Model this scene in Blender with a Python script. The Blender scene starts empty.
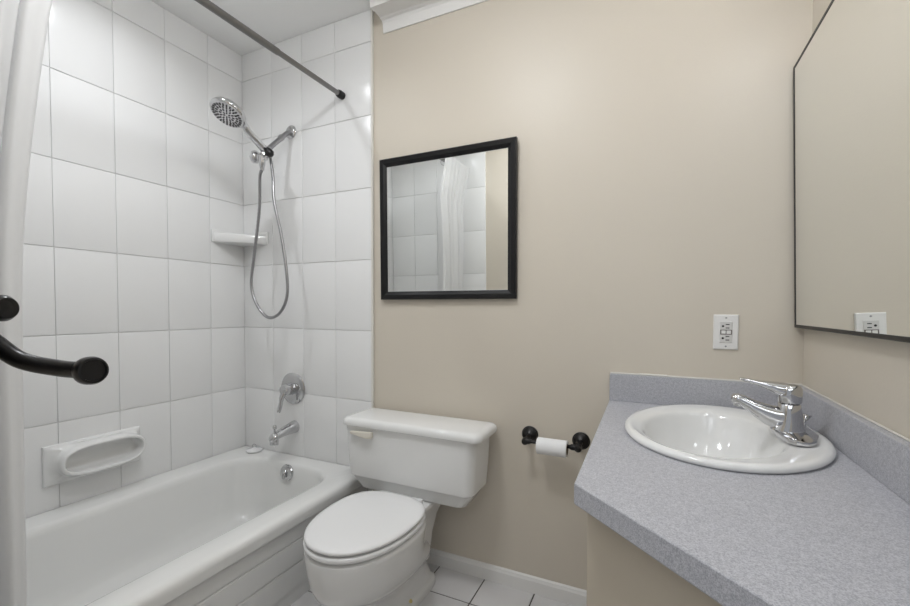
import bpy, bmesh, math, random
from mathutils import Vector, Matrix
random.seed(7)
D, R = bpy.data, math.radians
S = bpy.context.scene
COL = S.collection
W = 2.34            # room width, left wall x=0, right wall x=W, back wall y=0
YF = -1.45          # wall with the doorway
CZ = 2.37           # ceiling

# ------------------------------------------------------------------ camera, world, light
F = Vector((-0.42896229, 0.90284403, -0.029394)); RT = Vector((0.90318569, 0.42923634, 0.00343168))
UP = Vector((-0.01571524, 0.02507618, 0.99956201))
cam = D.objects.new('camera', D.cameras.new('camera')); COL.objects.link(cam); S.camera = cam
cam.matrix_world = Matrix(((RT.x, UP.x, -F.x, 1.9458), (RT.y, UP.y, -F.y, -1.5838), (RT.z, UP.z, -F.z, 1.0711), (0, 0, 0, 1)))
cam.data.sensor_width = 36; cam.data.lens = 36*431.04/910
cam.data.shift_x = 4.48/910; cam.data.shift_y = 17.99/910; cam.data.clip_start = 0.01

S.view_settings.view_transform = 'Standard'; S.view_settings.look = 'None'
S.view_settings.exposure = 0.13; S.view_settings.gamma = 1; S.view_settings.use_curve_mapping = False
wd = D.worlds.new('world'); S.world = wd; wd.use_nodes = True
wd.node_tree.nodes['Background'].inputs[0].default_value = (.96, 1.0, 1.05, 1)
wd.node_tree.nodes['Background'].inputs[1].default_value = .38

def lamp(name, kind, loc, energy, size=.1, color=(1, 1, 1), rot=None, size_y=None):
    l = D.lights.new(name, kind); l.energy = energy; l.color = color
    if kind == 'AREA':
        l.size = size
        if size_y: l.shape = 'RECTANGLE'; l.size_y = size_y
        else: l.shape = 'DISK'
    else: l.shadow_soft_size = size
    o = D.objects.new(name, l); COL.objects.link(o); o.location = loc
    if rot: o.rotation_euler = rot
    return o
lamp('shower_downlight', 'AREA', (.46, -.75, CZ-.012), 3.0, .07, (.97, .995, 1.03))
D.lights['shower_downlight'].spread = R(150)
lamp('doorway_fill', 'AREA', (1.9, -2.75, 2.25), 5.0, .9, (.95, .99, 1.04), (R(35), 0, 0))  # added soft fill through the doorway behind the camera, no real fitting

# ------------------------------------------------------------------ materials
def mat(name, col, rough=.5, metal=0., bump=None, spec=.5, coat=0, trans=0, emit=None, vary=None, speck=None):
    m = D.materials.new(name); m.use_nodes = True; nt = m.node_tree; b = nt.nodes['Principled BSDF']
    b.inputs['Base Color'].default_value = (*col, 1); b.inputs['Roughness'].default_value = rough
    b.inputs['Metallic'].default_value = metal; b.inputs['Specular IOR Level'].default_value = spec
    b.inputs['Coat Weight'].default_value = coat; b.inputs['Coat Roughness'].default_value = .03
    b.inputs['Transmission Weight'].default_value = trans
    if emit: b.inputs['Emission Color'].default_value = (*emit[0], 1); b.inputs['Emission Strength'].default_value = emit[1]
    tc = nt.nodes.new('ShaderNodeTexCoord')
    def noise(scale, detail=3):
        n = nt.nodes.new('ShaderNodeTexNoise'); n.inputs['Scale'].default_value = scale; n.inputs['Detail'].default_value = detail
        nt.links.new(tc.outputs['Object'], n.inputs['Vector']); return n
    if bump:
        n = noise(bump[0]); bp = nt.nodes.new('ShaderNodeBump'); bp.inputs['Strength'].default_value = bump[1]
        bp.inputs['Distance'].default_value = bump[2]
        nt.links.new(n.outputs[0], bp.inputs['Height']); nt.links.new(bp.outputs[0], b.inputs['Normal'])
    if vary:
        n = noise(vary[0]); r = nt.nodes.new('ShaderNodeValToRGB')
        k = vary[1]; r.color_ramp.elements[0].position = .3; r.color_ramp.elements[1].position = .7
        r.color_ramp.elements[0].color = tuple(c*(1-k) for c in col)+(1,); r.color_ramp.elements[1].color = tuple(min(1, c*(1+k)) for c in col)+(1,)
        nt.links.new(n.outputs[0], r.inputs[0]); nt.links.new(r.outputs[0], b.inputs['Base Color'])
    if speck:      # (scale, dark colour, light colour)
        n = noise(speck[0], 2); n2 = noise(speck[0]*.27, 3)
        mx = nt.nodes.new('ShaderNodeMath'); mx.operation = 'ADD'
        s2 = nt.nodes.new('ShaderNodeMath'); s2.operation = 'MULTIPLY_ADD'; s2.inputs[1].default_value = .35; s2.inputs[2].default_value = -.175
        nt.links.new(n2.outputs[0], s2.inputs[0]); nt.links.new(n.outputs[0], mx.inputs[0]); nt.links.new(s2.outputs[0], mx.inputs[1])
        r = nt.nodes.new('ShaderNodeValToRGB'); e = r.color_ramp.elements
        e[0].position = .34; e[0].color = (*speck[1], 1); e[1].position = .66; e[1].color = (*speck[2], 1)
        q = e.new(.5); q.color = (*col, 1)
        nt.links.new(mx.outputs[0], r.inputs[0]); nt.links.new(r.outputs[0], b.inputs['Base Color'])
    return m
M = {
 'beige': mat('beige_paint', (.635, .58, .495), .42, bump=(160, .12, .002), vary=(1.5, .015), spec=.4),
 'white_paint': mat('white_paint', (.80, .79, .77), .5),
 'ceiling': mat('ceiling_paint', (.94, .94, .93), .8, bump=(200, .1, .002)),
 'tile': mat('glazed_tile', (.83, .83, .825), .22, bump=(9, .12, .004), spec=.5),
 'grout': mat('grout', (.80, .80, .79), .5),
 'floor_tile': mat('floor_tile', (.66, .65, .65), .3, vary=(5, .03)),
 'floor_grout': mat('floor_grout', (.10, .09, .08), .9),
 'porcelain': mat('porcelain', (.80, .80, .79), .07, spec=.55),
 'enamel': mat('tub_enamel', (.78, .78, .765), .12, spec=.5),
 'plastic': mat('white_plastic', (.80, .80, .80), .16),
 'chrome': mat('chrome', (.60, .60, .61), .07, 1.0),
 'brushed': mat('brushed_steel', (.36, .36, .37), .28, 1.0),
 'rod': mat('rod_metal', (.22, .215, .21), .3, .9),
 'black': mat('black_metal', (.012, .011, .011), .3, .3, spec=.5),
 'frame': mat('black_frame', (.004, .004, .0045), .38, bump=(60, .15, .001), spec=.35),
 'mirror': mat('mirror_glass', (.90, .915, .90), .0, 1.0),
 'laminate': mat('speckled_laminate', (.44, .442, .472), .42, speck=(560, (.325, .328, .362), (.55, .552, .585))),
 'cab': mat('cabinet_paint', (.50, .44, .35), .5),
 'caulk': mat('caulk', (.74, .72, .67), .5),
 'dark': mat('dark_void', (.01, .01, .01), .6),
 'rubber': mat('grey_nozzle', (.03, .03, .03), .5),
 'paper': mat('tissue_paper', (.86, .86, .86), .9, bump=(400, .3, .001)),
 'card': mat('cardboard', (.35, .28, .2), .9),
 'ivory': mat('ivory_plastic', (.72, .68, .60), .3),
 'yellow': mat('aged_yellow', (.62, .52, .22), .5),
 'outlet': mat('outlet_white', (.80, .79, .77), .3),
 'insert': mat('outlet_insert', (.66, .65, .63), .35),
 'bulb': mat('lit_globe', (1, 1, 1), .4, emit=((.98, 1, 1.03), 14)),
 'dome': mat('lit_dome', (1, 1, 1), .4, emit=((.975, 1, 1.035), 41)),
 'lens': mat('lit_lens', (1, 1, 1), .4, emit=((.98, 1, 1.03), 1.2)),
}
# shower curtain: thin white cloth
cm = D.materials.new('curtain_cloth'); cm.use_nodes = True; nt = cm.node_tree; nt.nodes.clear()
o_ = nt.nodes.new('ShaderNodeOutputMaterial'); mx = nt.nodes.new('ShaderNodeMixShader'); df = nt.nodes.new('ShaderNodeBsdfDiffuse'); tl = nt.nodes.new('ShaderNodeBsdfTranslucent')
df.inputs[0].default_value = (.84, .84, .84, 1); tl.inputs[0].default_value = (.84, .84, .84, 1); mx.inputs[0].default_value = .35
nt.links.new(df.outputs[0], mx.inputs[1]); nt.links.new(tl.outputs[0], mx.inputs[2]); nt.links.new(mx.outputs[0], o_.inputs[0]); M['curtain'] = cm

# ------------------------------------------------------------------ helpers
def link(name, bm, m, parent=None, smooth=None, loc=None):
    me = D.meshes.new(name); bmesh.ops.recalc_face_normals(bm, faces=bm.faces[:]); bm.to_mesh(me); bm.free()
    me.materials.append(M[m])
    if smooth is not None:
        me.shade_smooth(); me.set_sharp_from_angle(angle=R(smooth))
    o = D.objects.new(name, me); COL.objects.link(o)
    if parent: o.parent = parent; o.matrix_parent_inverse = Matrix.Translation(-parent.location) if parent.type == 'EMPTY' else Matrix.Identity(4)
    return o
def thing(name, loc, label, cat, group=None):
    o = D.objects.new(name, None); o.empty_display_size = .05; COL.objects.link(o); o.location = loc
    o['label'] = label; o['category'] = cat
    if group: o['group'] = group
    bpy.context.view_layer.update()
    return o
def tag(o, label, cat): o['label'] = label; o['category'] = cat; return o
def struct(o): o['kind'] = 'structure'; return o
def bevel(bm, w, seg=2, edges=None):
    bmesh.ops.bevel(bm, geom=edges or bm.edges[:], offset=w, segments=seg, profile=.5, affect='EDGES')
def box(bm, a, b, bev=0, seg=2):
    t = bmesh.new(); bmesh.ops.create_cube(t, size=1)
    for v in t.verts: v.co = Vector([(a[i]+b[i])/2+(b[i]-a[i])*v.co[i] for i in range(3)])
    if bev: bevel(t, bev, seg)
    join(bm, t); return bm
def join(bm, t):
    mp = {}
    for v in t.verts: mp[v] = bm.verts.new(v.co)
    for f in t.faces:
        try: bm.faces.new([mp[v] for v in f.verts])
        except ValueError: pass
    t.free(); return bm
def loft(bm, rings, cap0=True, cap1=True, closed=True):
    vs = [[bm.verts.new(p) for p in r] for r in rings]
    n = len(vs[0])
    for a, b in zip(vs, vs[1:]):
        for i in range(n if closed else n-1):
            j = (i+1) % n
            bm.faces.new((a[i], a[j], b[j], b[i]))
    if cap0: bm.faces.new(vs[0][::-1])
    if cap1: bm.faces.new(vs[-1])
    return vs
def basis(d):
    d = Vector(d).normalized(); u = d.orthogonal().normalized(); return u, d.cross(u)
def lathe(bm, o, d, prof, n=32, cap0=True, cap1=True):      # prof: (distance along d, radius)
    o = Vector(o); d = Vector(d).normalized(); u, v = basis(d)
    loft(bm, [[o+d*h+(u*math.cos(2*math.pi*i/n)+v*math.sin(2*math.pi*i/n))*r for i in range(n)] for h, r in prof], cap0, cap1)
def spline(P, k=10):
    P = [Vector(p) for p in P]; out = []
    Q = [P[0]*2-P[1]]+P+[P[-1]*2-P[-2]]
    for i in range(1, len(Q)-2):
        a, b, c, d = Q[i-1:i+3]
        for s in range(k):
            t = s/k; out.append(.5*((2*b)+(c-a)*t+(2*a-5*b+4*c-d)*t*t+(3*b-a-3*c+d)*t**3))
    out.append(P[-1]); return out
def tube(bm, pts, r, n=14, caps=True):
    pts = [Vector(p) for p in pts]; rr = r if hasattr(r, '__len__') else [r]*len(pts)
    t0 = (pts[1]-pts[0]).normalized(); u = t0.orthogonal().normalized(); rings = []
    for i, p in enumerate(pts):
        t = (pts[min(i+1, len(pts)-1)]-pts[max(i-1, 0)]).normalized()
        u = (u-t*u.dot(t)).normalized(); v = t.cross(u)
        rings.append([p+(u*math.cos(2*math.pi*k/n)+v*math.sin(2*math.pi*k/n))*rr[i] for k in range(n)])
    loft(bm, rings, caps, caps)
def rrect(cx, cy, w, h, r, z, n=8):
    out = []
    for qx, qy, a0 in ((1, 1, 0), (-1, 1, 90), (-1, -1, 180), (1, -1, 270)):
        for i in range(n+1):
            a = R(a0+90*i/n); out.append(Vector((cx+qx*(w/2-r)+r*math.cos(a), cy+qy*(h/2-r)+r*math.sin(a), z)))
    return out
def prism(bm, poly, fn, a, b, bev=0):        # poly 2d points, fn(u,v,w)->3d, extruded w from a to b
    t = bmesh.new(); loft(t, [[fn(u, v, a) for u, v in poly], [fn(u, v, b) for u, v in poly]])
    if bev: bevel(t, bev, 2)
    join(bm, t)

# ------------------------------------------------------------------ room shell
TZ = [2.2331-.316*k for k in range(6)]+[.337]          # horizontal grout lines
def shell(name, a, b, m):
    return struct(link(name, box(bmesh.new(), a, b), m))
floor = shell('floor', (-.13, -3.0, -.05), (W+.12, .12, -.002), 'floor_grout')
ceiling = shell('ceiling', (-.13, YF, CZ), (W+.12, .12, CZ+.06), 'ceiling')
wl = shell('wall_left', (-.13, YF-.12, 0), (-.012, .12, CZ), 'white_paint')
wb = shell('wall_back', (-.012, 0, 0), (W+.12, .12, CZ), 'beige')
wr = shell('wall_right', (W, YF, 0), (W+.12, 0, CZ), 'beige')
bm = bmesh.new()
DX0, DX1 = 1.512, W
box(bm, (-.012, YF-.12, 0), (DX0, YF, CZ)); box(bm, (DX0, YF-.12, 2.03), (W+.12, YF, CZ)); box(bm, (W, YF-.12, 0), (W+.12, YF, 2.03))
wf = struct(link('wall_front', bm, 'beige'))
def tiles(parent, fn, us, vs, th=.008, gap=.0018, m='tile'):
    """bevelled, very slightly uneven tiles as one mesh; fn(u,v,w)->point"""
    bm = bmesh.new()
    for i in range(len(us)-1):
        for j in range(len(vs)-1):
            u0, u1, v0, v1 = us[i]+gap*.35, us[i+1]-gap*.35, vs[j]+gap*.65, vs[j+1]-gap*.65
            t = bmesh.new(); bmesh.ops.create_cube(t, size=1)
            k = [random.uniform(-.0006, .0006) for _ in range(3)]
            for v in t.verts:
                a, b, c = v.co
                w = (th+k[0]*a+k[1]*b) if c > 0 else 0
                v.co = Vector(((u0+u1)/2+(u1-u0)*a, (v0+v1)/2+(v1-v0)*b, w))
            es = [e for e in t.edges if all(v.co.z > .002 for v in e.verts)]
            bevel(t, .0022, 3, es)
            for v in t.verts: v.co = Vector(fn(*v.co))
            join(bm, t)
    return link('wall_tiles', bm, m, parent, 30)
vs = sorted(TZ+[CZ])
ys = [YF+.002]+sorted([-.1945-.2*k for k in range(7)])+[-.001]
ys = [y for i, y in enumerate(ys) if i == 0 or y-ys[i-1] > .02]
xs = [.001, .2078, .4078, .6078, .8078]
gb = lambda p, a, b: link('grout_bed', box(bmesh.new(), a, b), 'grout', p)
gb(wl, (-.012, YF, .2), (-.0042, 0, CZ)); tiles(wl, lambda u, v, w: (w-.008, u, v), ys, vs)
gb(wb, (-.0042, -.0040, .2), (.8078, 0, CZ)); tiles(wb, lambda u, v, w: (u, -w, v), xs, vs)
gb(wf, (-.0042, YF, .2), (.8078, YF+.0040, CZ)); tiles(wf, lambda u, v, w: (u, YF+w, v), xs, vs)
# painted edge strip where the back tiling stops
tr = link('trim_1', box(bmesh.new(), (.809, -.012, .33), (.819, 0, CZ), .002), 'caulk'); struct(tr)
# floor tiles
bm = bmesh.new(); fx = [.155+.1995*k for k in range(12)]; fy = [-.166-.2*k for k in range(-1, 15)]
for x in fx:
    for y in fy:
        if x > W or y < -2.9: continue
        box(bm, (max(x+.0025, 0), y-.1975 if y-.2 > -3 else -3, -.008), (min(x+.197, W), min(y-.0025, 0), 0), .001, 1)
link('floor_tiles', bm, 'floor_tile', floor)
# baseboard
def mould(name, prof, x0, x1, m='white_paint'):
    bm = bmesh.new(); loft(bm, [[Vector((x, p[0], p[1])) for p in prof] for x in (x0, x1)]); return struct(link(name, bm, m))
mould('baseboard_back', [(0, 0), (-.013, 0), (-.013, .045), (-.010, .050), (-.008, .056), (-.003, .060), (0, .060)], .80, 1.86)
# crown moulding, cut square beside the shower
CRN = [(0, 2.25), (.006, 2.25), (.008, 2.266), (.011, 2.286), (.018, 2.295), (.030, 2.297), (.034, 2.301), (.072, 2.303), (.076, 2.299), (.100, 2.300), (.103, 2.310), (.104, 2.345), (.104, CZ), (0, CZ)]
mould('trim_2', [(-a, b) for a, b in CRN], .872, W)
bm = bmesh.new(); prof = CRN
loft(bm, [[Vector((W-p[0], y, p[1])) for p in prof] for y in (YF, 0)]); struct(link('trim_3', bm, 'white_paint'))

# ------------------------------------------------------------------ bathtub
tub = thing('bathtub', (.4, -.72, 0), 'white enamel alcove bathtub with a grooved front panel, set against the white tiles', 'bathtub')
NT = 128; bc = Vector((.405, -.72))
def rr_ray(x0, x1, y0, y1, r, z):     # rounded rectangle sampled by angle around bc
    out = []
    for i in range(NT):
        a = 2*math.pi*i/NT; dx, dy = math.cos(a)*.3, math.sin(a)*.65
        lo, hi = 0, 10
        for _ in range(40):
            mid = (lo+hi)/2; px, py = bc.x+dx*mid, bc.y+dy*mid
            qx = max(x0+r-px, px-x1+r); qy = max(y0+r-py, py-y1+r)
            inside = (max(qx, 0)**2+max(qy, 0)**2 <= r*r) if (qx > 0 and qy > 0) else (qx <= r and qy <= r)
            if inside: lo = mid
            else: hi = mid
        out.append(Vector((bc.x+dx*lo, bc.y+dy*lo, z)))
    return out
TY0 = YF+.012
bm = bmesh.new()
rings = [rr_ray(.004, .797, TY0, -.011, .006, .292), rr_ray(.003, .799, TY0, -.011, .006, .318), rr_ray(.003, .797, TY0, -.011, .008, .329),
 rr_ray(.003, .790, TY0, -.011, .010, .3375), rr_ray(.003, .779, TY0, -.011, .01, .3415), rr_ray(.003, .765, TY0, -.011, .01, .343),
 rr_ray(.095, .700, -1.36, -.082, .15, .341), rr_ray(.105, .690, -1.352, -.091, .145, .337), rr_ray(.112, .683, -1.345, -.098, .14, .328),
 rr_ray(.118, .677, -1.335, -.104, .137, .31), rr_ray(.130, .665, -1.30, -.112, .13, .24), rr_ray(.150, .645, -1.22, -.122, .12, .13),
 rr_ray(.165, .630, -1.17, -.132, .11, .085), rr_ray(.19, .605, -1.13, -.155, .10, .058), rr_ray(.23, .565, -1.08, -.20, .08, .048), rr_ray(.33, .47, -.85, -.45, .05, .044)]
loft(bm, rings, False, True)
link('basin', bm, 'enamel', tub, 45)
# front panel with three stepped bands
bm = bmesh.new()
pf = [(.752, 0.0), (.775, 0.0), (.775, .052), (.780, .056), (.780, .136), (.7765, .139), (.7765, .143), (.782, .147), (.782, .222), (.7785, .225), (.7785, .229), (.784, .233), (.784, .282), (.776, .291), (.752, .291)]
loft(bm, [[Vector((x, y, z)) for x, z in pf] for y in (TY0, -.011)])
link('front_panel', bm, 'enamel', tub, 20)
bm = bmesh.new(); lathe(bm, (.400, -.1065, .300), (0, -1, .12), [(-.004, .036), (.004, .038), (.009, .035), (.012, .026), (.013, .0)], 36, True, False)
ov = link('overflow_plate', bm, 'chrome', tub, 40)
bm = bmesh.new(); tube(bm, [(.400, -.117, .310), (.400, -.129, .300), (.400, -.132, .280)], [.006, .007, .006]); link('trip_lever', bm, 'chrome', ov, 50)
bm = bmesh.new(); lathe(bm, (.40, -.32, .046), (0, 0, 1), [(0, .034), (.003, .033), (.004, .024), (.002, .0)], 30, False, False); link('drain_ring', bm, 'chrome', tub, 40)

# drain stopper on the tub corner
st = thing('drain_stopper', (.118, -.052, .3425), 'round white rubber bath plug with a ring, lying on the tub corner', 'bath plug')
bm = bmesh.new(); lathe(bm, (.118, -.052, .3425), (0, 0, 1), [(0, .036), (.003, .040), (.009, .040), (.013, .036), (.015, .015), (.018, .008), (.022, .006), (.023, 0)], 36, True, False); link('plug', bm, 'plastic', st, 40)
bm = bmesh.new(); tube(bm, [(.118+.0085*math.cos(a), -.052+.004*math.cos(a), .3705+.0085*math.sin(a)) for a in [2*math.pi*i/20 for i in range(20)]]+[(.1265, -.048, .3705)], .0014, 8); link('pull_ring', bm, 'brushed', st, 60)

# ------------------------------------------------------------------ soap dish on the left wall
sd = thing('soap_dish', (0, -.685, .43), 'white ceramic soap dish with an oval hollow, fixed to the long tiled wall', 'soap dish')
yc, zc, hw, hh = -.685, .504, .158, .072
def oval(k, x, a=.112, b=.043, dy=.013, dz=0, n=64):   # stadium shaped ring
    out = []
    for i in range(n):
        t = 2*math.pi*i/n; c, s = math.cos(t), math.sin(t)
        out.append(Vector((x, yc+dy+k*0+math.copysign(abs(c)**.62, c)*a, zc+dz+math.copysign(abs(s)**.8, s)*b)))
    return out
def rect_ring(x, a, b, n=64, dz=0):
    out = []
    for i in range(n):
        t = 2*math.pi*i/n; c, s = math.cos(t), math.sin(t)
        k = 1/max(abs(c), abs(s)); k = k if abs(abs(c)-abs(s)) > 1e-6 else k
        out.append(Vector((x, yc+c*k*a, zc+dz+s*k*b)))
    return out
bm = bmesh.new()
rs = [rect_ring(.0, hw, hh), rect_ring(.008, hw, hh), rect_ring(.011, hw-.003, hh-.003), rect_ring(.013, hw-.012, hh-.008)]
rs += [oval(1, .026, .146, .064, dz=.004), oval(1, .046, .142, .059, dz=.005), oval(1, .060, .141, .057, dz=.005), oval(1, .065, .138, .054, dz=.005), oval(1, .066, .134, .050, dz=.005), oval(1, .064, .130, .046, dz=.005),
       oval(1, .050, .127, .044, dz=.005), oval(1, .020, .123, .041, dz=.006), oval(1, .011, .112, .032, dz=.007)]
loft(bm, rs, True, True); link('dish', bm, 'porcelain', sd, 50)

# corner shelf
sh = thing('corner_shelf', (0, 0, 1.39), 'white ceramic corner shelf on the tiles below the shower arm', 'shelf')
bm = bmesh.new()
def tri(s, z, bulge=.012):
    a = .182*s; e = .0
    pts = [Vector((e, -e-.008, z))]
    n = 14
    for i in range(n+1):
        t = i/n; p = Vector((e, -a-.008, z)).lerp(Vector((a, -e-.008, z)), t); off = bulge*math.sin(math.pi*t); pts.append(p+Vector((off*.7, -off*.7, 0)))
    return pts
loft(bm, [tri(.93, 1.388, .006), tri(.985, 1.392), tri(1, 1.400), tri(1, 1.424), tri(.975, 1.432), tri(.90, 1.433), tri(.86, 1.424)])
box(bm, (.0, -.192, 1.39), (.010, -.008, 1.452), .004); box(bm, (.0, -.018, 1.39), (.184, -.008, 1.452), .004)
link('shelf_body', bm, 'porcelain', sh, 50)

# ------------------------------------------------------------------ shower fittings
sa = thing('shower_mount', (.337, -.008, 1.925), 'chrome shower pipe from a round wall flange, with the clamp holding the hand shower', 'shower mount')
bm = bmesh.new(); lathe(bm, (.341, -.008, 1.920), (0, -1, 0), [(0, .032), (.004, .032), (.010, .026), (.013, .014)], 32); link('wall_flange', bm, 'chrome', sa, 40)
bm = bmesh.new(); tube(bm, spline([(.341, -.012, 1.920), (.340, -.036, 1.904), (.338, -.06, 1.880), (.333, -.165, 1.772)], 6), .0115, 16)
lathe(bm, (.3355, -.062, 1.879), (-.02, -.70, -.72), [(0, .0135), (.002, .015), (.012, .015), (.014, .0135)], 16)
link('pipe', bm, 'brushed', sa, 50)
H = Vector((.342, -.172, 1.758))
bm = bmesh.new(); lathe(bm, H+Vector((.012, .020, .026)), (-.15, -.68, -.72), [(-.006, .014), (0, .018), (.014, .020), (.036, .019), (.05, .014), (.054, 0)], 24, True, False)
lathe(bm, H+Vector((-.004, -.008, -.010)), (-.95, -.25, 0.06), [(-.02, .016), (.018, .016), (.022, .024), (.028, .028), (.042, .027), (.049, .020), (.051, 0)], 24, True, False)
lathe(bm, H+Vector((.0, -.012, -.01)), (0, 0, -1), [(0, .014), (.02, .0145), (.04, .0135), (.043, .011), (.062, .0095)], 24)
link('clamp', bm, 'chrome', sa, 45)
bm = bmesh.new(); lathe(bm, H+Vector((.036, -.002, .004)), (.62, .15, -.74), [(-.024, .0), (-.022, .013), (-.008, .018), (.006, .018), (.014, .013), (.016, 0)], 24, False, False); link('clamp_ring', bm, 'black', sa, 45)

hs = thing('hand_shower', (.30, -.30, 1.86), 'round chrome hand shower with dark spray nozzles and a looping metal hose', 'shower head')
N = Vector((-.018, -.463, -.886)).normalized()
HC = Vector((.349, -.362, 1.860)); HB = Vector((.348, -.190, 1.786))
bm = bmesh.new(); lathe(bm, HC, -N, [(-.002, .060), (0, .066), (.004, .070), (.012, .071), (.022, .067), (.032, .055), (.040, .034), (.043, .0)], 44, False, False); link('head', bm, 'chrome', hs, 40)
bm = bmesh.new(); lathe(bm, HC, N, [(-.004, .0665), (.001, .065), (.002, .060), (.003, .0)], 44, False, False); fp = link('spray_face', bm, 'chrome', hs, 30)
u, v = basis(N); bm = bmesh.new()
for r, n, s in ((.054, 26, .0052), (.041, 18, .0050), (.026, 12, .0045), (.012, 6, .0042)):
    for i in range(n):
        a = 2*math.pi*(i+.5*(n % 4 == 2))/n; rad = u*math.cos(a)+v*math.sin(a); tn = N.cross(rad)
        c = HC+N*.0025+rad*r; t = bmesh.new(); bmesh.ops.create_cube(t, size=1)
        for q in t.verts:
            x, y, z = q.co; q.co = c+rad*x*s*2.0+tn*y*s*(1.05)+N*(z*.003)
        join(bm, t)
link('nozzles', bm, 'rubber', fp)
bm = bmesh.new(); ax = (HB-HC).normalized()
pts = spline([HC-N*.022+ax*.052, HC-N*.020+ax*.085, HC.lerp(HB, .60)-N*.010, HB+Vector((0, -.004, .006)), HB+ax*.022], 8)
rad = [.0205-.0055*min(1, i/8)+.0025*max(0, (i-10)/22) for i in range(len(pts))]
tube(bm, pts, rad, 20); link('handle', bm, 'chrome', hs, 50)
end = HB+ax*.020
bm = bmesh.new(); lathe(bm, end, ax, [(0, .0155), (.006, .016), (.02, .014), (.022, .010), (.036, .0085)], 20); link('hose_nut', bm, 'chrome', hs, 45)
hose = spline([end+ax*.03, (.372, -.150, 1.66), (.385, -.158, 1.558), (.420, -.15, 1.398), (.449, -.15, 1.24), (.453, -.15, 1.128), (.410, -.15, 1.05), (.335, -.15, 1.026), (.263, -.15, 1.083), (.226, -.15, 1.178), (.247, -.15, 1.317), (.289, -.155, 1.522), (.314, -.172, 1.660), H+Vector((.0, -.012, -.065))], 22)
rad = [.0068+.0006*math.cos(i*math.pi) for i in range(len(hose))]
bm = bmesh.new(); tube(bm, hose, rad, 12); link('hose', bm, 'brushed', hs, 70)

# valve
vv = thing('shower_valve', (.343, -.008, .675), 'round chrome shower valve with a lever handle, above the tub spout', 'faucet valve')
bm = bmesh.new(); lathe(bm, (.343, -.008, .675), (0, -1, 0), [(0, .076), (.004, .077), (.008, .073), (.012, .055), (.014, .030), (.030, .028), (.031, 0)], 44, True, False); link('escutcheon', bm, 'chrome', vv, 35)
bm = bmesh.new(); lathe(bm, (.343, -.036, .675), (0, -1, 0), [(0, .026), (.003, .029), (.026, .027), (.040, .022), (.044, 0)], 30, True, False)
pts = spline([(.343, -.062, .672), (.338, -.078, .640), (.334, -.084, .60), (.328, -.090, .572)], 6)
tube(bm, pts, [.015, .0145, .014, .0135, .013, .012, .0115, .011, .0105, .010, .010, .0098, .0098, .0098, .0098, .0098, .0098, .0098, .008][:len(pts)], 14); link('lever_handle', bm, 'chrome', vv, 50)

# tub spout
sp = thing('tub_spout', (.349, -.008, .485), 'chrome bath spout with a small diverter knob on its nose', 'bath spout')
bm = bmesh.new()
rs = []
for y, z, rx, rz in ((-.008, .486, .031, .031), (-.014, .486, .031, .031), (-.04, .484, .027, .027), (-.08, .479, .023, .022), (-.12, .472, .022, .019), (-.140, .466, .021, .019), (-.150, .460, .019, .017), (-.154, .455, .012, .010)):
    rs.append([Vector((.349+rx*math.cos(2*math.pi*i/24), y, z+rz*math.sin(2*math.pi*i/24))) for i in range(24)])
loft(bm, rs)
lathe(bm, (.349, -.134, .468), (0, -.05, -1), [(0, .019), (.022, .020), (.036, .019), (.036, .015), (.03, .014)], 24)
link('spout_body', bm, 'chrome', sp, 50)
bm = bmesh.new(); lathe(bm, (.349, -.132, .480), (0, 0, 1), [(0, .005), (.022, .0045), (.026, .009), (.036, .010), (.042, .007), (.043, 0)], 20, True, False); link('diverter_knob', bm, 'chrome', sp, 45)

# ------------------------------------------------------------------ shower rod and curtain
rd = thing('shower_rod', (.654, -.72, 2.03), 'dark metal shower curtain rod spanning above the bathtub', 'curtain rod')
bm = bmesh.new(); tube(bm, [(.654, -.03, 2.028), (.654, -.38, 2.028)], .0105, 20); tube(bm, [(.654, -.38, 2.028), (.654, -1.425, 2.028)], .0128, 20); link('pole', bm, 'rod', rd, 50)
for y, s in ((-.009, -1), (YF+.009, 1)):
    bm = bmesh.new(); lathe(bm, (.654, y, 2.028), (0, s, 0), [(0, .0165), (.024, .0175), (.032, .015), (.034, .011)], 24); link('end_cap', bm, 'black', rd, 40)
cu = thing('shower_curtain', (.60, -1.25, .2), 'white shower curtain bunched at the near end of the dark rod', 'shower curtain')
NX, NZ = 150, 60; bm = bmesh.new(); grid = []
for j in range(NZ+1):
    t = j/NZ; z = 2.052-t*1.85; row = []
    for i in range(NX+1):
        s = i/NX; y0 = -1.113+.10*max(0, 1-t*2)**1.6; y = y0+(YF+.035-y0)*s
        ph = s*math.pi*2*6.5+.5*math.sin(3*t+1.3)
        amp = .010+.022*min(1, t*2.5+.3)
        x = .60+.068*max(0, 1-t*7)+.025*max(0, 1-t*1.6)+amp*min(1, .25+t*5)*math.sin(ph)+.008*math.sin(ph*2.3+t*2)
        if s < .04: x += .0
        row.append(bm.verts.new((x, y+.008*math.cos(ph), z)))
    grid.append(row)
for j in range(NZ):
    for i in range(NX): bm.faces.new((grid[j][i], grid[j][i+1], grid[j+1][i+1], grid[j+1][i]))
cl = link('cloth', bm, 'curtain', cu, 180)
for k in range(7):
    y = -1.075-.055*k; bm = bmesh.new()
    ring = [(.654+.024*math.sin(a), y+.004*math.sin(a*2+k), 2.020+.027*math.cos(a)) for a in [2*math.pi*i/24 for i in range(25)]]
    tube(bm, ring, .0018, 8); link('curtain_ring', bm, 'brushed', cu, 60)

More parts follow.
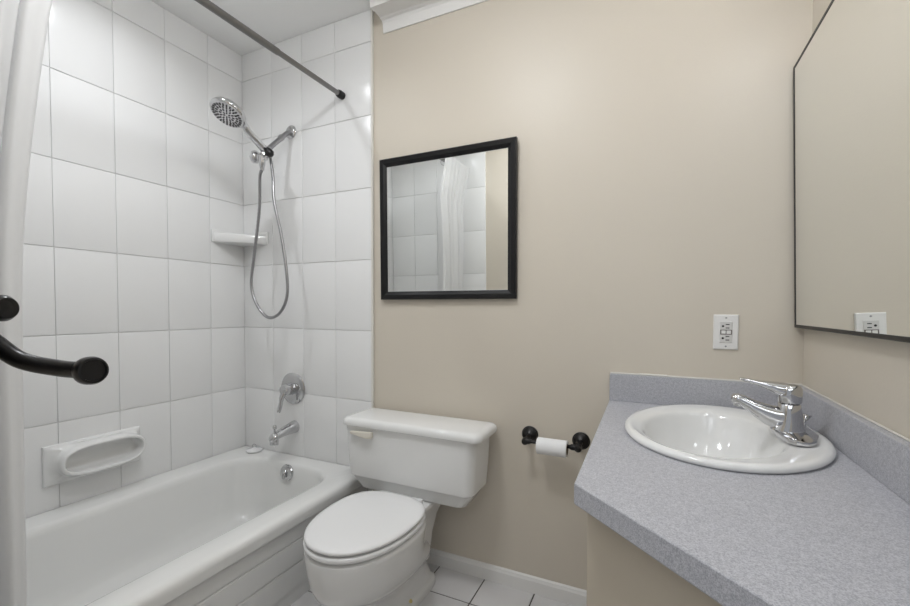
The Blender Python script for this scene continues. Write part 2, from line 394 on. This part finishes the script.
# ------------------------------------------------------------------ toilet
to = thing('toilet', (1.11, -.35, 0), 'white two piece toilet with closed lid between the bathtub and the vanity', 'toilet')
CX = 1.10
def egg(a, yf, yb, z, cy=None, nf=2.1, nb=2.7, n=64, cx=CX):
    cy = cy if cy is not None else yb-(yb-yf)*.42
    out = []
    for i in range(n):
        t = 2*math.pi*i/n; c, s = math.cos(t), math.sin(t)
        if s < 0: e, L = nf, cy-yf
        else: e, L = nb, yb-cy
        out.append(Vector((cx+math.copysign(abs(c)**(2/e), c)*a, cy+math.copysign(abs(s)**(2/e), s)*L, z)))
    return out
bm = bmesh.new()
loft(bm, [egg(.092, -.47, -.09, 0, nf=3, nb=6), egg(.092, -.47, -.09, .022, nf=3, nb=6), egg(.088, -.465, -.094, .030, nf=3, nb=6), egg(.078, -.45, -.10, .036, nf=2.6, nb=5),
  egg(.074, -.45, -.10, .08), egg(.080, -.475, -.10, .115), egg(.105, -.54, -.10, .150), egg(.126, -.605, -.14, .183), egg(.140, -.642, -.17, .215, nb=2.2), egg(.150, -.657, -.20, .25, nb=2.2), egg(.159, -.662, -.21, .29, nb=2.2), egg(.168, -.665, -.22, .33, nb=2.3), egg(.167, -.663, -.23, .342, nb=2.4), egg(.161, -.654, -.24, .347, nb=2.5), egg(.150, -.64, -.25, .348)])
loft(bm, [rrect(CX, -.20, .13, .20, .03, .10), rrect(CX, -.20, .145, .22, .03, .20), rrect(CX, -.195, .165, .25, .03, .27), rrect(CX, -.175, .200, .29, .03, .325), rrect(CX, -.17, .212, .30, .03, .340), rrect(CX, -.17, .206, .29, .03, .346)])
link('bowl', bm, 'porcelain', to, 50)
bm = bmesh.new(); loft(bm, [egg(.156, -.652, -.250, .3505), egg(.165, -.662, -.244, .353), egg(.168, -.665, -.242, .358), egg(.168, -.665, -.242, .364), egg(.165, -.662, -.244, .3685), egg(.156, -.650, -.25, .370)]); link('seat', bm, 'plastic', to, 50)
bm = bmesh.new(); loft(bm, [egg(.153, -.646, -.252, .3730), egg(.163, -.658, -.246, .3745), egg(.166, -.662, -.243, .379), egg(.165, -.661, -.244, .384), egg(.160, -.655, -.248, .3875), egg(.147, -.638, -.262, .3895), egg(.10, -.57, -.30, .3910), egg(.03, -.46, -.38, .3915)]); link('seat_lid', bm, 'plastic', to, 60)
for s in (-1, 1):
    bm = bmesh.new(); box(bm, (CX+s*.07-.022, -.252, .347), (CX+s*.07+.022, -.222, .376), .005); link('seat_hinge', bm, 'plastic', to, 40)
bm = bmesh.new()
TX = 1.102
def tk(w, d, z, r=.035): return rrect(TX, -.022-d/2, w, d, r, z)
loft(bm, [tk(.44, .152, .345), tk(.465, .160, .349), tk(.520, .174, .392), tk(.530, .177, .400), tk(.540, .184, .403), tk(.556, .190, .50), tk(.566, .193, .604)])
link('tank', bm, 'porcelain', to, 40)
bm = bmesh.new()
def lk(k, z, r=.03): return rrect(TX+.010, -.018-.104, .598-k*2, .208-k*2, r, z)
loft(bm, [lk(.006, .6035), lk(.001, .606), lk(0, .611), lk(0, .619), lk(.003, .628), lk(.010, .634), lk(.022, .636)])
link('tank_lid', bm, 'porcelain', to, 50)
bm = bmesh.new()
prism(bm, [(.862, .581), (.868, .587), (.966, .592), (.966, .566), (.940, .566), (.868, .575)], lambda u, v, w: Vector((u, w, v)), -.232, -.218, .003)
box(bm, (.942, -.223, .568), (.964, -.206, .590), .002)
link('flush_lever', bm, 'ivory', to, 40)['label'] = 'ivory flush lever'
for s in (1, -1):
    bm = bmesh.new(); lathe(bm, (CX+s*.074, -.292, .022), (0, 0, 1), [(0, .013), (.006, .013), (.014, .010), (.018, .005), (.019, 0)], 20, True, False)
    link('bolt_cap', bm, 'yellow', to, 40)['label'] = 'yellowed bolt cap'

# ------------------------------------------------------------------ small mirror on the back wall
pm = thing('wall_mirror', (1.165, -.004, 1.11), 'square mirror in a thick black frame on the beige wall above the toilet', 'mirror')
x0, x1, z0, z1 = .866, 1.473, 1.108, 1.706
def my(y, z): return y-(z-z0)*.016       # hangs leaning slightly forward
bm = bmesh.new()
prof = [(0, -.002), (0, -.018), (.004, -.022), (.020, -.020), (.027, -.016), (.034, -.013), (.034, -.002)]
rs = []
for ins, y in prof+[prof[0]]:
    rs.append([Vector((x, my(y, z), z)) for x, z in ((x0+ins, z0+ins), (x1-ins, z0+ins), (x1-ins, z1-ins), (x0+ins, z1-ins))])
loft(bm, rs, False, False); link('mirror_frame', bm, 'frame', pm)
bm = bmesh.new(); vs_ = [bm.verts.new((x, my(y, z), z)) for x, z, y in ((x0+.03, z0+.03, -.010), (x1-.03, z0+.03, -.010), (x1-.03, z1-.03, -.010), (x0+.03, z1-.03, -.010))]
vb = [bm.verts.new((x, my(y, z), z)) for x, z, y in ((x0+.03, z0+.03, -.005), (x1-.03, z0+.03, -.005), (x1-.03, z1-.03, -.005), (x0+.03, z1-.03, -.005))]
bm.faces.new(vs_); bm.faces.new(vb[::-1])
for i in range(4): bm.faces.new((vs_[i], vs_[(i+1) % 4], vb[(i+1) % 4], vb[i]))
link('mirror_glass', bm, 'mirror', pm)
# pale lip between glass and frame
bm = bmesh.new(); rs = []
for ins, y in ((.032, -.0105), (.032, -.0135), (.0348, -.0112), (.0348, -.0102), (.032, -.0105)):
    rs.append([Vector((x, my(y, z), z)) for x, z in ((x0+ins, z0+ins), (x1-ins, z0+ins), (x1-ins, z1-ins), (x0+ins, z1-ins))])
loft(bm, rs, False, False); link('mirror_bevel', bm, 'outlet', pm)

# big mirror on the right wall, leaning forward at the top
bmr = thing('vanity_mirror', (W, -.6, 1.018), 'large mirror in a thin black frame over the vanity', 'mirror')
def bx(x, z): return x-(z-1.018)*.026
MY0, MY1, MZ0, MZ1 = -1.12, -.010, 1.018, 1.772
bm = bmesh.new(); rs = []
for ins, x in ((0, W-.003), (0, 2.3165), (.002, 2.3145), (.011, 2.3145), (.013, 2.3165), (.013, W-.003), (0, W-.003)):
    rs.append([Vector((bx(x, z), y, z)) for y, z in ((MY0+ins, MZ0+ins*.8), (MY1-ins, MZ0+ins*.8), (MY1-ins, MZ1-ins*.8), (MY0+ins, MZ1-ins*.8))])
loft(bm, rs, False, False); link('mirror_frame', bm, 'frame', bmr)
bm = bmesh.new(); pr = [[Vector((bx(x, z), y, z)) for y, z in ((MY0+.01, MZ0+.008), (MY1-.01, MZ0+.008), (MY1-.01, MZ1-.008), (MY0+.01, MZ1-.008))] for x in (2.3155, 2.3225)]
loft(bm, pr); link('mirror_glass', bm, 'mirror', bmr)

# ------------------------------------------------------------------ vanity
CT, CB = .758, .718
cab = thing('vanity_cabinet', (2.1, -.5, 0), 'beige painted vanity cabinet with an angled front under the grey countertop', 'cabinet')
bm = bmesh.new(); box(bm, (1.838, -.76, 0), (1.856, -.004, CB-.001)); link('side_panel', bm, 'cab', cab)
a, b = Vector((1.838, -.76)), Vector((W-.020, -.76-(W-.020-1.838)*.965)); d = (b-a).normalized(); nn = Vector((-d.y, d.x))
bm = bmesh.new(); prism(bm, [tuple(a), tuple(b), tuple(b+nn*.018), tuple(a+nn*.018)], lambda u, v, w: Vector((u, v, w)), 0, CB-.001); link('front_panel', bm, 'cab', cab)

ct = thing('countertop', (2.1, -.6, CB), 'speckled grey laminate countertop with a cut-off corner and backsplash', 'countertop')
SC = Vector((2.096, -.322)); SA, SB, ST = .217, .290, R(-8)
def ell(a, b, z, angs, c=SC, th=ST):
    out = []
    for t in angs:      # point of the ellipse in direction t from centre SC
        dx, dy = math.cos(t), math.sin(t)
        ux, uy = dx*math.cos(-th)-dy*math.sin(-th), dx*math.sin(-th)+dy*math.cos(-th)
        k = 1/math.sqrt((ux/a)**2+(uy/b)**2); out.append(Vector((c.x+dx*k, c.y+dy*k, z)))
    return out
poly = [Vector((1.8075, -.002)), Vector((1.819, -.797)), Vector((W-.003, -.797-(W-.003-1.819)*.9634)), Vector((W-.003, -.002))]
def polyray(t, p):
    dx = Vector((math.cos(t), math.sin(t))); best = None
    for i in range(len(p)):
        q, r = p[i], p[(i+1) % len(p)]; e = r-q; den = dx.x*e.y-dx.y*e.x
        if abs(den) < 1e-9: continue
        w = q-SC; s = (w.x*e.y-w.y*e.x)/den; m_ = (w.x*dx.y-w.y*dx.x)/den
        if s > 0 and -1e-6 <= m_ <= 1+1e-6 and (best is None or s < best): best = s
    return SC+dx*best
angs = sorted([2*math.pi*i/96-math.pi for i in range(96)]+[math.atan2(p.y-SC.y, p.x-SC.x) for p in poly])
bm = bmesh.new()
def pr_(z, ins=0):
    out = []
    for t in angs:
        p = polyray(t, poly); q = SC+(p-SC)*(1-ins/(p-SC).length); out.append(Vector((q.x, q.y, z)))
    return out
hole = lambda z: ell(SA-.03, SB-.03, z, angs)
loft(bm, [hole(CB), pr_(CB, .004), pr_(CB+.004, 0), pr_(CT-.0015, 0), pr_(CT, .0015), hole(CT), hole(CB)], False, False)
link('top', bm, 'laminate', ct, 30)
BS = .849
bm = bmesh.new(); box(bm, (1.8075, -.020, CT), (W-.002, -.001, BS), .0012, 1); link('backsplash', bm, 'laminate', ct)
bm = bmesh.new(); box(bm, (W-.021, poly[2].y, CT), (W-.001, -.020, BS), .0012, 1); link('backsplash', bm, 'laminate', ct)
bm = bmesh.new(); box(bm, (1.8085, -.010, BS), (W-.002, -.0005, BS+.004), .001, 1); box(bm, (1.90, -.014, BS), (1.985, -.002, BS+.006), .002, 1); link('caulk_line', bm, 'caulk', ct)
bm = bmesh.new(); box(bm, (W-.006, poly[2].y, BS), (W-.0005, -.010, BS+.003), .001, 1); link('caulk_line', bm, 'caulk', ct)

sk = thing('sink', (SC.x, SC.y, CT), 'white oval drop-in sink set in the grey countertop', 'sink')
TA = [2*math.pi*i/96 for i in range(96)]
BC = Vector((2.072, -.345))
def el2(a, b, z, c, th=ST): return [Vector((c.x+a*math.cos(t)*math.cos(th)-b*math.sin(t)*math.sin(th), c.y+a*math.cos(t)*math.sin(th)+b*math.sin(t)*math.cos(th), z)) for t in TA]
bm = bmesh.new()
loft(bm, [el2(SA-.035, SB-.035, CB, SC), el2(SA-.032, SB-.032, CT-.002, SC), el2(SA-.008, SB-.008, CT+.0005, SC), el2(SA-.001, SB-.001, CT+.002, SC), el2(SA+.001, SB+.001, CT+.007, SC), el2(SA-.001, SB-.001, CT+.012, SC), el2(SA-.007, SB-.007, CT+.016, SC), el2(SA-.016, SB-.016, CT+.0165, SC), el2(SA-.026, SB-.026, CT+.0145, SC.lerp(BC, .3)),
 el2(.158, .222, CT+.012, BC), el2(.151, .215, CT+.007, BC), el2(.146, .210, CT-.002, BC), el2(.138, .200, CT-.03, BC), el2(.120, .176, CT-.075, BC), el2(.090, .135, CT-.112, BC), el2(.055, .08, CT-.130, BC), el2(.022, .022, CT-.136, BC)], False, True)
link('basin', bm, 'porcelain', sk, 60)
bm = bmesh.new(); lathe(bm, (BC.x, BC.y, CT-.1365), (0, 0, 1), [(0, .024), (.003, .024), (.004, .018), (.006, .016), (.008, 0)], 24, False, False); link('drain', bm, 'chrome', sk, 40)

# faucet
FZ = CT+.0155
fc = thing('faucet', (2.25, -.33, FZ), 'chrome single lever faucet standing on the sink rim', 'faucet')
bm = bmesh.new()
base = [(2.222, -.235), (2.207, -.275), (2.206, -.340), (2.216, -.405), (2.228, -.418), (2.252, -.418), (2.270, -.395), (2.288, -.340), (2.288, -.275), (2.268, -.235)]
prism(bm, base, lambda u, v, w: Vector((u, v, w)), FZ, FZ+.011, .003); link('base_plate', bm, 'chrome', fc, 30)
FY = -.31
def sec(x0, x1, w, z, k=.46): return rrect((x0+x1)/2, FY, x1-x0, w, min(x1-x0, w)*k, z, 7)
def along(bm, rows, k=.47):      # (x, top, bottom, width) sections stacked along x
    rs = []
    for x, zt, zb, w in rows:
        c = (zt+zb)/2; h = zt-zb; rs.append([Vector((x, FY+p.x, c+p.y)) for p in rrect(0, 0, w, h, min(w, h)*k, 0, 7)])
    loft(bm, rs)
bm = bmesh.new()
loft(bm, [sec(2.202, 2.270, .066, FZ+.009), sec(2.204, 2.269, .064, FZ+.016), sec(2.210, 2.266, .058, .80), sec(2.215, 2.263, .054, .825), sec(2.217, 2.260, .050, .845), sec(2.220, 2.257, .045, .848)])
along(bm, [(2.246, .840, .778, .050), (2.228, .838, .778, .050), (2.210, .838, .782, .047), (2.190, .842, .792, .043), (2.168, .849, .808, .038), (2.150, .857, .824, .034), (2.136, .861, .834, .031), (2.126, .860, .837, .028), (2.121, .854, .843, .018)])
lathe(bm, (2.137, FY, .844), (-.12, 0, -1), [(0, .0105), (.012, .0105), (.014, .009), (.012, .007)], 20)
link('spout', bm, 'chrome', fc, 50)
bm = bmesh.new()
loft(bm, [sec(2.216, 2.260, .050, .8495), sec(2.2145, 2.262, .053, .853), sec(2.212, 2.263, .053, .872), sec(2.214, 2.262, .051, .884), sec(2.222, 2.258, .044, .890), sec(2.232, 2.250, .025, .8925)])
along(bm, [(2.252, .8910, .862, .044), (2.230, .8945, .858, .048), (2.212, .8955, .866, .047), (2.194, .896, .877, .041), (2.176, .8975, .885, .034), (2.158, .8998, .8905, .028), (2.146, .9018, .8945, .024), (2.138, .901, .8973, .017)])
link('lever', bm, 'chrome', fc, 50)
bm = bmesh.new(); tube(bm, [(2.283, -.250, FZ+.008), (2.285, -.250, .800)], .0028, 12); lathe(bm, (2.285, -.250, .796), (.15, 0, 1), [(0, .003), (.003, .005), (.014, .011), (.016, .010), (.017, 0)], 18, True, False); link('lift_rod', bm, 'chrome', fc, 40)

# ------------------------------------------------------------------ toilet paper holder
th_ = thing('toilet_paper_holder', (1.62, 0, .60), 'black two post toilet paper holder on the beige wall beside the countertop', 'toilet paper holder')
PZ = .587
for i, x in enumerate((1.527, 1.713)):
    bm = bmesh.new(); lathe(bm, (x, 0, PZ+.012), (0, -1, 0), [(0, .031), (.004, .031), (.007, .027), (.010, .026), (.013, .020), (.018, .013), (.022, .009)], 36)
    pst = link('rosette', bm, 'black', th_, 35)
    bm = bmesh.new(); lathe(bm, (x, -.018, PZ+.010), (0, -1, -.12), [(0, .009), (.02, .0075), (.034, .0075), (.040, .012), (.052, .0135), (.060, .011), (.064, 0)], 24, True, False); link('post', bm, 'black', th_, 40)
bm = bmesh.new(); lathe(bm, (1.521, -.070, PZ+.006), (1, 0, 0), [(0, .007), (.010, .0105), (.022, .0105), (.027, .0075), (.030, .0065), (.162, .0065), (.165, .0075), (.170, .0105), (.182, .0105), (.192, .007)], 24); link('roller', bm, 'black', th_, 40)
tp = thing('toilet_paper_roll', (1.625, -.070, .57), 'thin white toilet paper roll on the black holder', 'toilet paper')
bm = bmesh.new(); c = (1.573, -.070, PZ-.004); lathe(bm, c, (1, 0, 0), [(0, .019), (0, .028), (.001, .029), (.103, .029), (.104, .028), (.104, .019), (0, .019)], 40, False, False); link('paper', bm, 'paper', tp, 40)
bm = bmesh.new(); lathe(bm, c, (1, 0, 0), [(-.0005, .0170), (-.0005, .0190), (.1045, .0190), (.1045, .0170), (-.0005, .0170)], 32, False, False); link('cardboard_core', bm, 'card', tp, 40)

# ------------------------------------------------------------------ outlet
ou = thing('wall_outlet', (2.145, 0, 1.0), 'white double wall outlet on the beige wall above the sink', 'outlet')
ox, oz = 2.145, 1.000
bm = bmesh.new(); loft(bm, [[Vector((ox+sx*w, y, oz+sz*h)) for sx, sz in ((-1, -1), (1, -1), (1, 1), (-1, 1))] for w, h, y in ((.0335, .0545, 0), (.0335, .0545, -.003), (.0305, .0515, -.0065))]); pl = link('cover_plate', bm, 'outlet', ou)
bm = bmesh.new(); box(bm, (ox-.0165, -.0085, oz-.033), (ox+.0165, -.005, oz+.033), .001, 1); ins = link('receptacle', bm, 'insert', ou)
bm = bmesh.new()
box(bm, (ox-.0155, -.0090, oz-.0075), (ox+.0155, -.008, oz+.0075)); link('button_recess', bm, 'rubber', ins).data.materials[0] = mat('grey_recess', (.16, .14, .13), .6)
for s in (-1, 1):
    bm = bmesh.new(); box(bm, (ox+s*.0068-.0058, -.0105, oz-.0052), (ox+s*.0068+.0058, -.0085, oz+.0052), .0008, 1); link('button', bm, 'outlet', ins)
for zc_ in (.0185, -.0190):
    bm = bmesh.new(); lathe(bm, (ox-.0085, -.0083, oz+zc_), (0, -1, 0), [(0, .0032), (.0006, .0032)], 14); link('ground_hole', bm, 'dark', ins)
    for dz in (-.0055, .0055):
        bm = bmesh.new(); box(bm, (ox-.001, -.0090, oz+zc_+dz-.0012), (ox+.0088, -.008, oz+zc_+dz+.0014)); link('slot', bm, 'dark', ins)
for z in (.0445, -.0445):
    bm = bmesh.new(); lathe(bm, (ox, -.0060, oz+z), (0, -1, 0), [(0, .0028), (.0008, .0028), (.0012, .002)], 14); link('screw', bm, 'brushed', pl, 40)

# ------------------------------------------------------------------ black robe hook on the wall beside the doorway
hk = thing('robe_hook', (1.50, YF, 1.04), 'black double robe hook with round knobs, in front of the white shower curtain', 'robe hook')
bm = bmesh.new(); lathe(bm, (1.478, YF, 1.045), (0, 1, 0), [(0, .028), (.004, .028), (.008, .024), (.010, .016)], 30); link('back_plate', bm, 'black', hk, 40)
K1 = Vector((1.471, -1.4215, 1.070)); K2 = Vector((1.531, -1.395, 1.0195)); tc = (Vector((1.9458, -1.5838, 1.0711))-K2).normalized()
bm = bmesh.new(); tube(bm, spline([(1.462, YF+.004, 1.052), (1.464, -1.432, 1.046), (1.478, -1.418, 1.028), (1.500, -1.402, 1.0205), K2-tc*.004], 8), .0068, 16)
lathe(bm, K2-tc*.006, tc+Vector((.3, .35, 0)), [(-.006, .0065), (-.003, .0100), (.0, .0115), (.006, .0115), (.009, .0105), (.0095, .009), (.0075, .0085), (.0075, 0)], 30, True, False); link('lower_prong', bm, 'black', hk, 35)
bm = bmesh.new(); tube(bm, spline([(1.462, YF+.004, 1.056), (1.450, -1.432, 1.068), (1.452, -1.427, 1.070), K1], 6), .0078, 16)
lathe(bm, K1-Vector((.036, .013, 0)), (1, .36, 0), [(0, .0085), (.004, .0108), (.034, .0108), (.038, .0085), (.039, 0)], 30, True, False); link('upper_prong', bm, 'black', hk, 35)

# ------------------------------------------------------------------ light fittings (outside the frame)
dl = thing('ceiling_downlight', (.46, -.75, CZ), 'small round recessed downlight in the ceiling over the bathtub', 'ceiling light')
bm = bmesh.new(); lathe(bm, (.46, -.75, CZ), (0, 0, -1), [(0, .062), (.004, .060), (.005, .050), (.002, .048)], 36, False, False); link('trim_ring', bm, 'white_paint', dl, 40)
bm = bmesh.new(); lathe(bm, (.46, -.75, CZ-.002), (0, 0, -1), [(0, .048), (.001, 0)], 36, False, False); link('lens', bm, 'lens', dl, 40)
fl = thing('ceiling_light', (1.35, -.95, CZ), 'round flush dome light in the middle of the ceiling, in front of the toilet', 'ceiling light')
bm = bmesh.new(); lathe(bm, (1.35, -.95, CZ), (0, 0, -1), [(0, .155), (.018, .155), (.022, .148)], 40, True, False); link('base_ring', bm, 'chrome', fl, 40)
bm = bmesh.new(); lathe(bm, (1.35, -.95, CZ-.020), (0, 0, -1), [(0, .142), (.02, .136), (.045, .112), (.062, .070), (.068, 0)], 40, False, False); link('dome_shade', bm, 'dome', fl, 180)
vb_ = thing('vanity_light', (W, -.62, 2.0), 'bar of four round globe bulbs on the wall above the large mirror', 'wall light')
bm = bmesh.new(); box(bm, (W-.035, -.96, 1.965), (W, -.28, 2.045), .006); link('bar', bm, 'chrome', vb_, 30)
for k in range(4):
    y = -.37-.167*k; bm = bmesh.new(); bmesh.ops.create_uvsphere(bm, u_segments=24, v_segments=16, radius=.040, matrix=Matrix.Translation((W-.085, y, 2.005))); link('globe_bulb', bm, 'bulb', vb_, 180)
